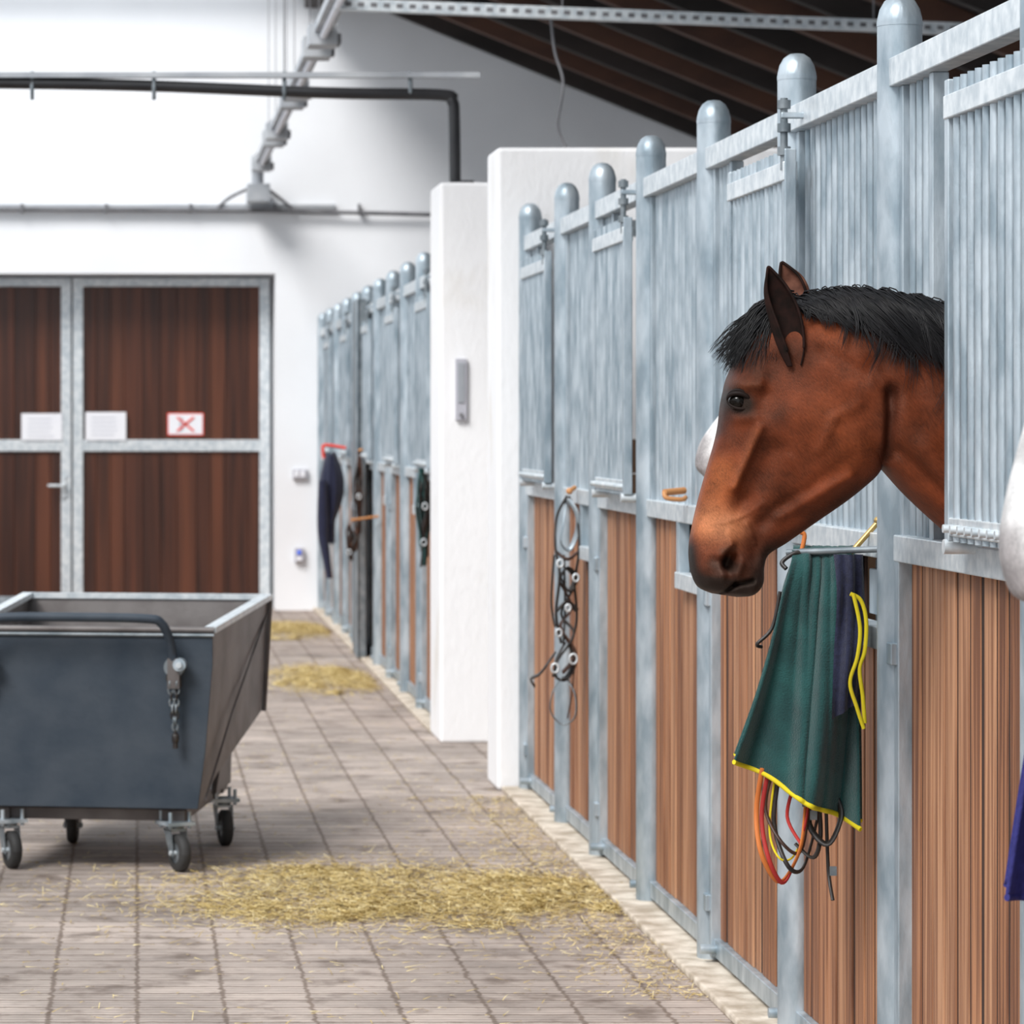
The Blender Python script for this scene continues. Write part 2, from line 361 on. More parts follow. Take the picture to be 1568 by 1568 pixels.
# ---------------------------------------------------------------- overhead things
b=MB()
b.tube(cr([(-.9,16.8,3.13),(0,16.8,3.115),(.9,16.8,3.08),(1.44,16.8,3.07),(1.50,16.8,3.04),(1.51,16.8,2.95),(1.515,16.8,2.64)],6),.028,BLACK,12)
b.box((-.9,16.76,3.15),(1.63,16.82,3.175),LAMP)
for x in (-.5,.08,.7,1.3): b.tube([(x,16.8,3.05),(x,16.77,3.09),(x,16.8,3.18)],.010,GALVD,8)
for x in (.7,): b.cyl((x,16.8,3.17),(x,16.8,5.14),.003,CABLE,6)
b.box((1.49,16.75,2.635),(1.6,16.86,2.66),BLACK)
b.build('water_pipe')
e=empty('fluorescent_light_line')
b=MB(); b.box((.935,6,3.575),(.995,28.1,3.615),LAMP); b.build('light_rail',e)
b=MB(); yy=6.9
while yy<27.0:
    l=2.6
    b.box((.92,yy,3.535),(1.01,yy+l,3.575),LAMP)
    b.tube([(.965,yy+.06,3.515),(.965,yy+l-.06,3.515)],.018,PAPER,10)
    b.box((.89,yy-.02,3.47),(1.04,yy+.22,3.58),LAMP); b.box((.89,yy+l-.22,3.47),(1.04,yy+l+.02,3.58),LAMP)
    b.box((.93,yy+l+.02,3.54),(1.0,yy+l+.28,3.62),CABLE); b.box((1.04,yy+l-.2,3.48),(1.06,yy+l,3.53),CABLE); b.box((1.04,yy+.02,3.48),(1.06,yy+.12,3.53),CABLE)
    for xx in (.94,.99): b.cyl((xx,yy+.3,3.6),(xx,yy+.3,5.12),.003,CABLE,6)
    yy+=3.0
b.box((.88,28.1,3.28),(1.06,28.45,3.42),LAMP); b.tube(cr([(.965,28.1,3.6),(.965,28.2,3.55),(.965,28.25,3.42)],5),.05,LAMP,10)
b.tube(cr([(.9,28.35,3.4),(.75,28.42,3.33),(.65,28.43,3.25)],6),.014,CABLE,8); b.tube(cr([(1.04,28.35,3.4),(1.14,28.42,3.33),(1.25,28.43,3.24)],6),.014,CABLE,8)
b.build('luminaires',e,bevel=.004)
b=MB()
M=Matrix.Translation((1.05,17.0,3.52))@Matrix.Rotation(math.radians(2.3),4,'Y')
b.box((-.1,-.03,-.025),(4.1,.03,-.02),GALVL,M); b.box((-.1,-.035,-.025),(4.1,-.03,.03),GALVL,M); b.box((-.1,.03,-.025),(4.1,.035,.03),GALVL,M)
for i in range(66): b.box((-.05+i*.062,-.037,-.008),(-.05+i*.062+.03,-.0345,.012),CABLE,M)
for x in (1.0,2.5,3.8): b.cyl((1.05+x,17,3.5-.04*x),(1.05+x,17,roofz(1.05+x)-.05),.004,CABLE,6)
b.build('cable_tray')
b=MB(); b.tube(cr([(2.0,17.05,3.46),(2.02,17.05,3.3),(2.06,17.05,3.15),(2.04,17.1,2.95),(2.09,17.1,2.8),(2.09,17.1,2.64)],8),.007,CABLE,8); b.box((2.06,17.06,2.636),(2.12,17.13,2.66),CABLE); b.build('hanging_cable')

# ---------------------------------------------------------------- straw
def straw(name,fn,n,L=(.03,.10),w=.0022,h=.03):
    b=MB(); c=0
    while c<n:
        r=fn()
        if r is None: continue
        x,y,d=r; a=U(0,math.pi); l=U(*L); t=U(-.25,.25); z=.004+h*d*R()
        dx,dy=math.cos(a)*l/2,math.sin(a)*l/2; dz=t*l/2; z=max(z,abs(dz)+.002)
        px,py=-math.sin(a)*w/2,math.cos(a)*w/2; bz=U(0,.004)
        vs=[(x-dx-px,y-dy-py,z-dz),(x-dx+px,y-dy+py,z-dz+.0015),(x+px,y+py,z+bz),(x-px,y-py,z+bz),(x+dx+px,y+dy+py,z+dz),(x+dx-px,y+dy-py,z+dz+.0015)]
        b.add(vs,[(0,1,2,3),(3,2,4,5)],STRAW if R()<.6 else STRAW2); c+=1
    return b.build(name)
def ell(cx,cy,ax,ay,rot,fall=.55,seed=0,xmax=1.55):
    r0=random.Random(seed); cl=[]
    for i in range(34):
        a=r0.uniform(0,6.28); q=math.sqrt(r0.random())*1.15; cl.append((q*math.cos(a),q*math.sin(a),r0.uniform(.06,.22)))
    def f():
        if R()<.62:
            c=cl[int(R()*34)]; u=c[0]+random.gauss(0,c[2]); v=c[1]+random.gauss(0,c[2])
        else: u=random.gauss(0,fall); v=random.gauss(0,fall)
        x=u*ax;y=v*ay; r=math.hypot(u,v)
        X=cx+x*math.cos(rot)-y*math.sin(rot)
        if X>xmax: return None
        return (X,cy+x*math.sin(rot)+y*math.cos(rot),max(0,1-r/1.1)**.7)
    return f
straw('straw_pile',ell(.84,11.2,.60,.60,.5,.72,3),10500)
straw('straw_pile',ell(1.14,20.7,.3,.95,0,.55,4,1.38),5000,h=.04)
straw('straw_pile',ell(1.1,25.6,.3,.9,0,.55,5,1.38),4000,h=.04)
def sc():
    if R()<.5:
        y=U(9.2,14.2); return (1.49-abs(random.gauss(0,.15)),y,.1)
    return (U(-.6,1.5),U(8.8,16) if R()<.7 else U(16,28),0.05)
straw('loose_straw',sc,3600,L=(.015,.06),h=.01)
straw('loose_straw',lambda:(U(1.5,1.585),U(9,14.3),.1),900,L=(.01,.05),h=.03)

# ---------------------------------------------------------------- feed cart
ce=empty('feed_cart'); ce.location=(-.165,11.865,0); ce.rotation_euler=(0,0,math.radians(-9))
b=MB()
def T(x,y,z): return Vector((x,y,z))
for s in (1,-1):
    vs=[T(s*.37,0,.218),T(s*.415,0,.80),T(s*.45,1.28,.85),T(s*.43,1.24,.44),T(s*.385,.42,.30)]
    b.add(vs,[(0,1,2,3,4)] if s>0 else [(4,3,2,1,0)],CARTS)
b.add([T(-.37,0,.218),T(.37,0,.218),T(.415,0,.80),T(-.415,0,.80)],[(0,1,2,3)],CART)
b.add([T(-.43,1.24,.44),T(.43,1.24,.44),T(.45,1.28,.85),T(-.45,1.28,.85)],[(3,2,1,0)],CARTS)
b.add([T(-.37,0,.218),T(.37,0,.218),T(.385,.42,.30),T(-.385,.42,.30),T(.43,1.24,.44),T(-.43,1.24,.44)],[(0,3,2,1),(3,5,4,2)],CARTS)
b.build('tub',ce,solid=.006)
b=MB()
b.add([T(-.385,-.014,.214),T(.375,-.014,.214),T(.40,-.014,.40),T(.425,-.014,.70),T(.425,-.014,.80),T(-.425,-.014,.80),T(-.425,-.014,.70),T(-.40,-.014,.4)],[tuple(range(8))],CART)
b.build('front_plate',ce,solid=.01,bevel=.002)
b=MB()
b.tube([(-.43,-.01,.812),(.43,-.01,.812)],.011,CARTS,8)
b.tube([(-.43,-.022,.795),(.43,-.022,.795)],.006,GALVD,8)
def rim(p,q,w=.02):
    p=Vector(p);q=Vector(q);d=(q-p).normalized();n=Vector((d.y,-d.x,0)).normalized()*w
    up=Vector((0,0,.010))
    vs=[p-n-up,p+n-up,q+n-up,q-n-up,p-n+up,p+n+up,q+n+up,q-n+up]
    b.add(vs,[(0,3,2,1),(4,5,6,7),(0,1,5,4),(1,2,6,5),(2,3,7,6),(3,0,4,7)],GALVL)
rim((.415,-.01,.812),(.45,1.29,.862)); rim((-.415,-.01,.812),(-.45,1.29,.862)); rim((-.45,1.28,.862),(.45,1.28,.862),.012)
b.tube([(.398,.0,.24),(.425,.5,.50),(.452,1.27,.80)],.004,CARTS,6)
b.tube([(.44,1.27,.44),(.462,1.29,.86)],.010,CARTS,8)
b.build('rim',ce)
b=MB()
hy=-.11
b.tube(cr([(-.345,-.03,.70),(-.345,-.06,.74),(-.33,hy,.83),(-.27,hy-.01,.855),(0,hy-.01,.858),(.215,hy-.01,.855),(.265,hy,.84),(.29,-.08,.78),(.298,-.05,.70),(.30,-.04,.66)],6),.0155,CART,12)
for s in (-.345,.30):
    b.cyl((s,-.02,.69),(s,-.06,.69),.034,GALVD,18); b.cyl((s+.022,-.05,.70),(s+.022,-.085,.70),.022,GALV,12); b.cyl((s+.022,-.085,.70),(s+.022,-.10,.70),.011,GALVL,6)
    b.box((s-.02,-.07,.62),(s+.02,-.02,.72),CARTS)
for s_ in (.285,.312):
    z=.655
    for k in range(9 if s_<.3 else 10):
        c=Vector((s_+(.306-s_)*k/9,-.062,z)); M=Matrix.Rotation(math.pi/2*(k%2),3,'Z'); pts=[]
        for q in range(9):
            a=2*math.pi*q/8; pts.append(c+M@Vector((.0085*math.cos(a),0,.014*math.sin(a))))
        b.tube(pts,.0032,GALVD if k%3 else LEATH,6,caps=False); z-=.0205
b.sph((.306,-.062,z+.004),(.013,.013,.022),LEATH); b.cyl((.306,-.062,z-.03),(.306,-.062,z),.009,LEATH)
b.build('handle_and_chain',ce)
b=MB()
for s in (-.3,.3): b.box((s-.025,.03,.165),(s+.025,1.12,.205),CARTS)
for yy in (.05,.95): b.box((-.33,yy,.165),(.33,yy+.06,.205),CARTS)
for s in (-.33,.33):
    b.add([T(s-.01,.7,.19),T(s-.01,1.1,.19),T(s-.01,1.15,.43),T(s-.01,.95,.39),T(s+.01,.7,.19),T(s+.01,1.1,.19),T(s+.01,1.15,.43),T(s+.01,.95,.39)],[(0,1,2,3),(7,6,5,4),(0,4,5,1),(1,5,6,2),(2,6,7,3),(3,7,4,0)],CARTS)
b.build('chassis',ce,bevel=.003)
b=MB()
def caster(x,y,ang):
    M=Matrix.Translation((x,y,0))@Matrix.Rotation(ang,4,'Z')
    b.box((-.055,-.05,.155),(.055,.05,.167),GALV,M); b.cyl(M@Vector((0,0,.14)),M@Vector((0,0,.156)),.03,GALVD,14)
    for u in (-.04,.04):
        for v in (-.035,.035): b.cyl(M@Vector((u,v,.145)),M@Vector((u,v,.2)),.007,GALV,8)
    r=.064; cx=.035
    for s in (-1,1):
        vs=[M@Vector(p) for p in [(-.03,s*.026,.142),(.03,s*.026,.142),(cx+.012,s*.026,r-.012),(cx-.012,s*.026,r-.012),(-.03,s*.03,.142),(.03,s*.03,.142),(cx+.012,s*.03,r-.012),(cx-.012,s*.03,r-.012)]]
        b.add(vs,[(0,1,2,3),(7,6,5,4),(0,4,5,1),(1,5,6,2),(2,6,7,3),(3,7,4,0)],GALVD)
    b.box((-.03,-.03,.135),(.03,.03,.143),GALV,M)
    prof=[(-.018,.035),(-.018,.056),(-.012,.064),(.012,.064),(.018,.056),(.018,.035)]
    rows=[]
    for q in range(25):
        a=2*math.pi*q/24; rows.append([M@Vector((cx+rr*math.cos(a),yy,r+rr*math.sin(a))) for yy,rr in prof])
    b.grid(rows,RUBBER); b.cyl(M@Vector((cx,-.014,r)),M@Vector((cx,.014,r)),.036,GALVD,18); b.cyl(M@Vector((cx,-.036,r)),M@Vector((cx,.036,r)),.008,GALVL,8)
caster(.29,.04,-1.0); caster(-.28,.04,-1.05); caster(.35,.80,-1.2); caster(-.19,.80,-1.5)
b.build('casters',ce)

# ---------------------------------------------------------------- horses
def horse(name,D,ox,oz,pal,rot=0,strands=1.0,seed=1):
    rnd=random.Random(seed)
    k=1/788.0
    root=empty(name)
    S=[ # Ax,Ay,Bx,By,w,exp,k
     (1088,908,1128,914,10,.8,0),
     (1068,898,1152,911,30,.75,0),
     (1058,874,1167,894,40,.7,.1),
     (1055,842,1169,866,45,.7,.12),
     (1060,806,1177,848,41,.7,.15),
     (1070,762,1204,831,39,.7,.2),
     (1084,712,1248,800,44,.7,.2),
     (1098,662,1298,765,54,.68,.22),
     (1106,612,1334,735,64,.66,.22),
     (1119,566,1345,722,70,.66,.2),
     (1145,515,1347,716,70,.66,.1),
     (1195,466,1349,716,66,.7,0),
     (1262,446,1356,724,66,.75,-.05),
     (1330,444,1388,760,72,.8,-.1),
     (1400,455,1440,808,80,.85,-.12),
     (1470,474,1505,858,90,.9,-.12),
     (1580,505,1590,950,120,.9,-.1),
     (1730,515,1690,1090,180,.9,-.15),
     (1930,480,1880,1210,235,.9,-.15),
     (2300,515,2300,1265,262,.95,-.1),
     (2750,490,2780,1220,255,.95,-.05),
     (2990,520,3010,1130,205,.95,0),
     (3110,620,3100,980,110,1,0)]
    sub=[4,12,14,14,16,16,16,16,16,16,16,14,14,14,12,10,6,6,6,6,6,5]
    S=np.array(S,float); rows=[]
    for i in range(len(S)-1):
        a=S[max(i-1,0)];b_=S[i];c=S[i+1];d=S[min(i+2,len(S)-1)]
        for q in range(sub[i]):
            t=q/sub[i]; rows.append(.5*((2*b_)+(c-a)*t+(2*a-5*b_+4*c-d)*t*t+(3*b_-3*c+d-a)*t**3))
    rows.append(S[-1]); n=128; V=[]
    for r in rows:
        A=r[:2];B=r[2:4];mid=(A+B)/2
        for q in range(n):
            th=2*math.pi*q/n; c=math.cos(th); s=math.sin(th)
            p=mid+c*(A-mid); V.append((p[0],p[1],r[4]*math.copysign(abs(s)**r[5],s)*(1+r[6]*c)))
    V=np.array(V)
    side=np.clip(V[:,2]/20,-1,1)
    def seg(x0,y0,x1,y1):
        d=np.array([x1-x0,y1-y0],float); L2=max(1e-6,(d**2).sum())
        t=np.clip(((V[:,0]-x0)*d[0]+(V[:,1]-y0)*d[1])/L2,0,1)
        return np.hypot(V[:,0]-x0-t*d[0],V[:,1]-y0-t*d[1])
    def g(dist,r): return np.exp(-(dist/r)**2)
    br=[(1262,655,1262,655,80,12),(1300,690,1240,760,38,9),
        (1122,588,1150,590,10,10),(1122,618,1122,618,22,5),(1172,600,1180,560,24,-12),(1120,642,1145,640,8,5),(1160,612,1160,625,14,-5),
        (1152,655,1116,745,7,10),(1172,690,1140,760,18,-10),(1130,770,1122,800,14,-6),(1100,690,1085,760,10,-3),
        (1108,864,1112,850,8,-20),(1094,848,1110,832,7,12),(1126,864,1122,876,8,8),(1092,866,1098,878,7,7),
        (1116,800,1100,830,14,7),(1075,850,1075,870,10,4),
        (1350,600,1350,700,9,-15),(1320,560,1350,610,12,-9),(1250,540,1310,575,10,-5),
        (1096,912,1122,893,3.5,-12),(1122,893,1146,888,3.5,-10),(1150,899,1150,899,14,8),(1080,890,1094,884,13,6),
        (1205,540,1215,520,26,9),
        (1250,560,1300,600,24,7),(1280,520,1420,640,40,9),(1380,600,1440,700,18,-6),
        (1365,690,1480,800,10,-11),(1400,690,1500,790,24,8),
        (1185,790,1290,730,9,8),(1200,770,1160,800,13,-8),(1215,755,1290,700,10,-3),
        (1240,690,1262,640,6,4),(1225,740,1200,700,6,3.5),(1262,640,1300,620,6,3),(1135,800,1150,830,4,4),(1150,830,1150,850,10,-5),
        (1128,790,1160,770,3.5,3),(1098,800,1128,790,3.5,2.5)]
    dy=np.zeros(len(V))
    for x0,y0,x1,y1,r,a in br: dy+=a*g(seg(x0,y0,x1,y1),r)
    V[:,2]+=dy*side
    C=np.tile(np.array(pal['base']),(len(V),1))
    def blend(w,c):
        nonlocal C
        w=np.clip(w,0,1)[:,None]; C=C*(1-w)+np.array(c)*w
    if pal['kind']=='bay':
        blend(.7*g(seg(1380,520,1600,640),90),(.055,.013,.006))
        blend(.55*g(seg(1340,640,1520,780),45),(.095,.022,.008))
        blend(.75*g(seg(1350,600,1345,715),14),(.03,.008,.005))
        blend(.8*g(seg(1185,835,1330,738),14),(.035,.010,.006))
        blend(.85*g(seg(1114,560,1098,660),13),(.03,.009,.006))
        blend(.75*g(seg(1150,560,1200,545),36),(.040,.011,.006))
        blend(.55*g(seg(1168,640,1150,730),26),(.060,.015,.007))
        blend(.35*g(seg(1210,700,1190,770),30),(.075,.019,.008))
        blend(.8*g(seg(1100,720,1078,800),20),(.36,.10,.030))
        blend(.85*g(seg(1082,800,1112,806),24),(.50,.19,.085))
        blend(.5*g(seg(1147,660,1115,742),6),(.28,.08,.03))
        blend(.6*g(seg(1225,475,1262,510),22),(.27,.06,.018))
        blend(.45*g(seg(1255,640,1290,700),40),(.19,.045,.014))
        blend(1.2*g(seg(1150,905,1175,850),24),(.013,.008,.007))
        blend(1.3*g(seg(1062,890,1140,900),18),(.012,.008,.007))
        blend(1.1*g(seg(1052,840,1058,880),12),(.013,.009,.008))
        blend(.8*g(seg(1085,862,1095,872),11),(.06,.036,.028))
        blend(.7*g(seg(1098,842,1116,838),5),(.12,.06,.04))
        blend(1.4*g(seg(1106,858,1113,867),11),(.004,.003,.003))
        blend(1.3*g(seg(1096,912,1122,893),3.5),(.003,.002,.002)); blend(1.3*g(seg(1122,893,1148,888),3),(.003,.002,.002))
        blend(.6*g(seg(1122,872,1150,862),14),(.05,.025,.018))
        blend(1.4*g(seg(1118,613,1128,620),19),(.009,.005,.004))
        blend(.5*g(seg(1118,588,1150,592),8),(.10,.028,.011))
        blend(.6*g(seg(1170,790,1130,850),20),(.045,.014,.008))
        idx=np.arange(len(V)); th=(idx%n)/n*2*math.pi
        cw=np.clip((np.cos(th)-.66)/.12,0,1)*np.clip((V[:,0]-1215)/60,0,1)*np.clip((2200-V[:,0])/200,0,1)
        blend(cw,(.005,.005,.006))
    else:
        blend(.9*g(seg(1070,895,1150,900),30),pal['muz']); blend(1*g(seg(1108,848,1112,864),12),(.05,.04,.04)); blend(.8*g(seg(1054,840,1060,880),16),pal['muz'])
        blend(1.1*g(seg(1121,612,1125,622),18),(.08,.07,.07))
    PIV=(1427.,700.)
    def WW(px,py,pw):
        if rot:
            t=math.exp(-max(0,px-1340)/160.0)*rot; dx=px-PIV[0];dyy=py-PIV[1]
            px,py=PIV[0]+dx*math.cos(t)-dyy*math.sin(t),PIV[1]+dx*math.sin(t)+dyy*math.cos(t)
        yaw=.22*max(0.,1340-px); s=1+yaw*k/6.85
        return Vector(((px-210)*k*s+ox,D+(pw+yaw)*k,1.5-(py-650)*k*s+oz))
    vs=[WW(*v) for v in V]; nr=len(rows)
    fs=[(i*n+q,i*n+(q+1)%n,(i+1)*n+(q+1)%n,(i+1)*n+q) for i in range(nr-1) for q in range(n)]
    e0=sum(vs[:n],Vector())/n; e1=sum(vs[-n:],Vector())/n
    vs+= [e0,e1]; fs+=[(q,nr*n,(q+1)%n) for q in range(n)]+[((nr-1)*n+q,(nr-1)*n+(q+1)%n,nr*n+1) for q in range(n)]
    me=bpy.data.meshes.new(name+'_body'); me.from_pydata(vs,[],fs)
    me.polygons.foreach_set('use_smooth',[True]*len(fs)); me.materials.append(pal['coat'])
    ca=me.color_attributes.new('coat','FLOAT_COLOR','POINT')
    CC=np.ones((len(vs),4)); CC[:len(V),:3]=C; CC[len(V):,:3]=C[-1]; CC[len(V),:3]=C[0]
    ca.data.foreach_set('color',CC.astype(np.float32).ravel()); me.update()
    import bmesh
    bm=bmesh.new(); bm.from_mesh(me); bmesh.ops.recalc_face_normals(bm,faces=bm.faces); bm.to_mesh(me); bm.free()
    o=bpy.data.objects.new('body',me); scene.collection.objects.link(o); o.parent=root
    NV=V[(V[:,2]<0)&(V[:,0]<1900)]
    def surf(px,py):
        d=(NV[:,0]-px)**2+(NV[:,1]-py)**2; j=np.argpartition(d,4)[:4]; return float(NV[j,2].mean())
    # eye
    b=MB(); ex,ey=1122,615; ew=surf(ex,ey)
    b.sph(WW(ex,ey,ew+7),14.5*k,EYE,28,18)
    def lid(f0,f1,ry,rr,off):
        pts=[]
        for q in range(15):
            a=f0+(f1-f0)*q/14; x=ex+18*math.cos(a); y=ey-ry*math.sin(a)+2.5*math.cos(a)
            pts.append(WW(x,y,ew-1-6*abs(math.sin(a))+off))
        b.tube(pts,[rr*k*(.4+.6*math.sin(math.pi*q/14)) for q in range(15)],pal['lid'],10)
    lid(0.05,math.pi-.05,12,4,0); lid(0,math.pi,17,2.6,4); lid(math.pi+.05,2*math.pi-.05,11,2.6,3)
    b.sph(WW(1136,612,50),15*k,EYE,16,10)
    b.build('eyes',root)
    # ears: leaf-shaped cupped shells
    def ear(name_,cen,wid,bw,m,rim_m,turn,lean,bend=1.):
        b=MB(); Cn=cr([(x,y,0) for x,y in cen],6); Wd=cr([(w_,0,0) for w_ in wid],6); N_=len(Cn); rows_=[]
        for i in range(N_):
            t=i/(N_-1); p=Cn[i]; r=max(.3,Wd[i].x)
            d=(Cn[min(i+1,N_-1)]-Cn[max(i-1,0)]).normalized(); h=Vector((-d.y,d.x,0))
            row=[]
            for q in range(25):
                a=(-1+2*q/24)*math.radians(150-60*t)*bend
                u=math.sin(a); v=math.cos(a)
                if abs(a)>math.pi/2: u=math.copysign(1-.35*(abs(a)-math.pi/2),a)
                uu=u*math.cos(turn)-v*math.sin(turn); vv=u*math.sin(turn)+v*math.cos(turn)
                row.append(WW(p.x+h.x*uu*r,p.y+h.y*uu*r,bw+lean*t+vv*r*.6))
            rows_.append(row)
        b.grid(rows_,m)
        for q in (0,24): b.tube([r_[q] for r_ in rows_][5:],1.5*k,rim_m,6)
        b.build(name_,root,solid=.003,sub=1)
    s0=surf(1196,535)
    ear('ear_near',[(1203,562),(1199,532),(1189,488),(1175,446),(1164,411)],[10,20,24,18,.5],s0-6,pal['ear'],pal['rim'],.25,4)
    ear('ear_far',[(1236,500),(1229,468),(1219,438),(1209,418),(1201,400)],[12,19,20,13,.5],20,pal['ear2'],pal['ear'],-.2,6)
    # mane strands
    me_pts=[]
    tx=np.array([r[0] for r in rows]); ty=np.array([r[1] for r in rows]); i0=int(np.argmax(tx>1205))
    def crest(x): return float(np.interp(x,tx[i0:],ty[i0:]))
    nclump=int(360*strands)
    for c_ in range(nclump):
        x0=rnd.uniform(1203,1600); long_=rnd.random()<.4
        L=np.interp(x0,[1205,1240,1290,1340,1400,1460,1650],[34,58,108,155,180,190,195])*(rnd.uniform(.85,1.15) if long_ else rnd.uniform(.35,.9))
        lean=np.interp(x0,[1205,1300,1450],[1.1,.85,.6])*rnd.uniform(.5,1.35)
        cur=rnd.uniform(-.5,.5); lift=rnd.uniform(0,10)*rnd.random(); wob=rnd.uniform(-9,9); ph=rnd.uniform(0,6); lay=rnd.uniform(0,16); pinch=rnd.uniform(.3,.95)
        for s_ in range(13):
            g0=rnd.gauss(0,4.5); xs=x0+g0; l=L*rnd.uniform(.82,1.06); ln=lean+rnd.gauss(0,.05)
            ys=crest(xs)+2; pts=[]; fly=rnd.random()<.04; off=lay+rnd.uniform(0,3)
            for q in range(11):
                t=q/10; d=l*t
                px=xs-g0*pinch*t+ln*d*(.55+.45*t)+cur*d*t*t+wob*math.sin(4*t+ph)*t
                py=ys+d*.92*(t**.5)-lift*math.sin(math.pi*min(1,t*3.5))*(1 if t<.286 else 0)
                if fly: py-=14*math.sin(math.pi*t)
                pw=surf(px,max(py,crest(px)+1))-3-4*math.sin(math.pi*t)-off*min(1,t*2.5)
                if t<.05: pw=rnd.uniform(-9,9)
                elif t<.15: pw=pw*.5
                elif t<.25: pw=pw*.85
                pts.append(WW(px,py,pw))
            me_pts.append((pts,rnd.uniform(.7,1.5)*k))
    for c_ in range(int(120*strands)):   # forelock
        ex_=rnd.uniform(1090,1180); ey_=float(np.interp(ex_,[1090,1130,1180],[548,572,556]))+rnd.uniform(-45,8)*rnd.random()
        wz=rnd.uniform(-48,24); bend=rnd.uniform(0,24); sw=rnd.uniform(-8,8)
        for s_ in range(12):
            x0=1206+rnd.gauss(0,9); y0=468+rnd.gauss(0,7); x1=ex_+rnd.gauss(0,4.5); y1=ey_+rnd.gauss(0,5)
            pts=[]
            for q in range(9):
                t=q/8; px=x0+(x1-x0)*t+sw*math.sin(2*math.pi*t); py=y0+(y1-y0)*t**1.35-bend*math.sin(math.pi*t)
                pw=wz*t*1.1-10+rnd.gauss(0,1); pts.append(WW(px,py,pw))
            me_pts.append((pts,rnd.uniform(.6,1.3)*k))
    cu=bpy.data.curves.new('mane','CURVE'); cu.dimensions='3D'; cu.bevel_depth=1; cu.bevel_resolution=0; cu.use_fill_caps=False
    for pts,r0 in me_pts:
        sp=cu.splines.new('POLY'); sp.points.add(len(pts)-1)
        for i,p in enumerate(pts):
            sp.points[i].co=(*p,1); t=i/(len(pts)-1); sp.points[i].radius=r0*(1-t**2*.85)
    cu.materials.append(pal['mane']); oc=bpy.data.objects.new('mane',cu); scene.collection.objects.link(oc); oc.parent=root
    # legs, tail
    b=MB()
    for sx in (-1,1):
        yo=D+sx*.17
        X0=(1900-210)*k+ox
        b.tube(cr([(X0+.05,yo,1.15),(X0+.02,yo,.95),(X0,yo,.75),(X0-.01,yo,.50),(X0,yo,.44),(X0,yo,.28),(X0-.01,yo,.15),(X0-.04,yo,.08)],4),
               [float(np.interp(i,[0,4,8,12,16,20,24,28],[.13,.12,.08,.045,.05,.032,.042,.04])) for i in range(29)],pal['legm'],14)
        b.tube([(X0-.045,yo,.085),(X0-.06,yo,0.0)],[.048,.062],HOOF,14)
        X1=(2960-210)*k+ox
        b.tube(cr([(X1-.05,yo,1.2),(X1-.1,yo,1.0),(X1-.12,yo,.82),(X1+.05,yo,.62),(X1+.13,yo,.52),(X1+.09,yo,.30),(X1+.07,yo,.15),(X1+.03,yo,.08)],4),
               [float(np.interp(i,[0,4,8,12,16,20,24,28],[.2,.18,.13,.07,.055,.036,.044,.042])) for i in range(29)],pal['legm'],14)
        b.tube([(X1+.025,yo,.085),(X1+.01,yo,0.0)],[.048,.062],HOOF,14)
    X1=(3110-210)*k+ox
    b.tube(cr([(X1-.05,D,1.55),(X1+.06,D,1.5),(X1+.12,D,1.3),(X1+.12,D,.9),(X1+.1,D,.55)],5),[.035]*5+[.045]*5+[.07]*5+[.06]*5+[.01],pal['mane'],12)
    b.build('legs_and_tail',root)
    return root
LEGB=mat('bay_leg',(.03,.014,.010),(.10,.03,.014),.5); LEGW=mat('grey_leg',(.5,.49,.48),(.3,.3,.3),.6)
bay_p=dict(kind='bay',base=(.140,.030,.010),coat=BAY,lid=HSKIN,ear=EARIN,ear2=EARFAR,rim=EARIN,mane=MANE,legm=LEGB)
w_p=dict(kind='w',base=(.78,.77,.76),muz=(.32,.29,.29),coat=WHITE,lid=HSKIN,ear=EARW,ear2=EARW,rim=EARW,mane=WMANE,legm=LEGW)
horse('bay_horse',6.85,0,0,bay_p,seed=3)
horse('grey_horse',4.42,1.10-1.082,1.33-1.230,w_p,strands=.2,seed=5)
horse('grey_horse',9.27,1.485-1.040,-.020,w_p,rot=.45,strands=.2,seed=6)

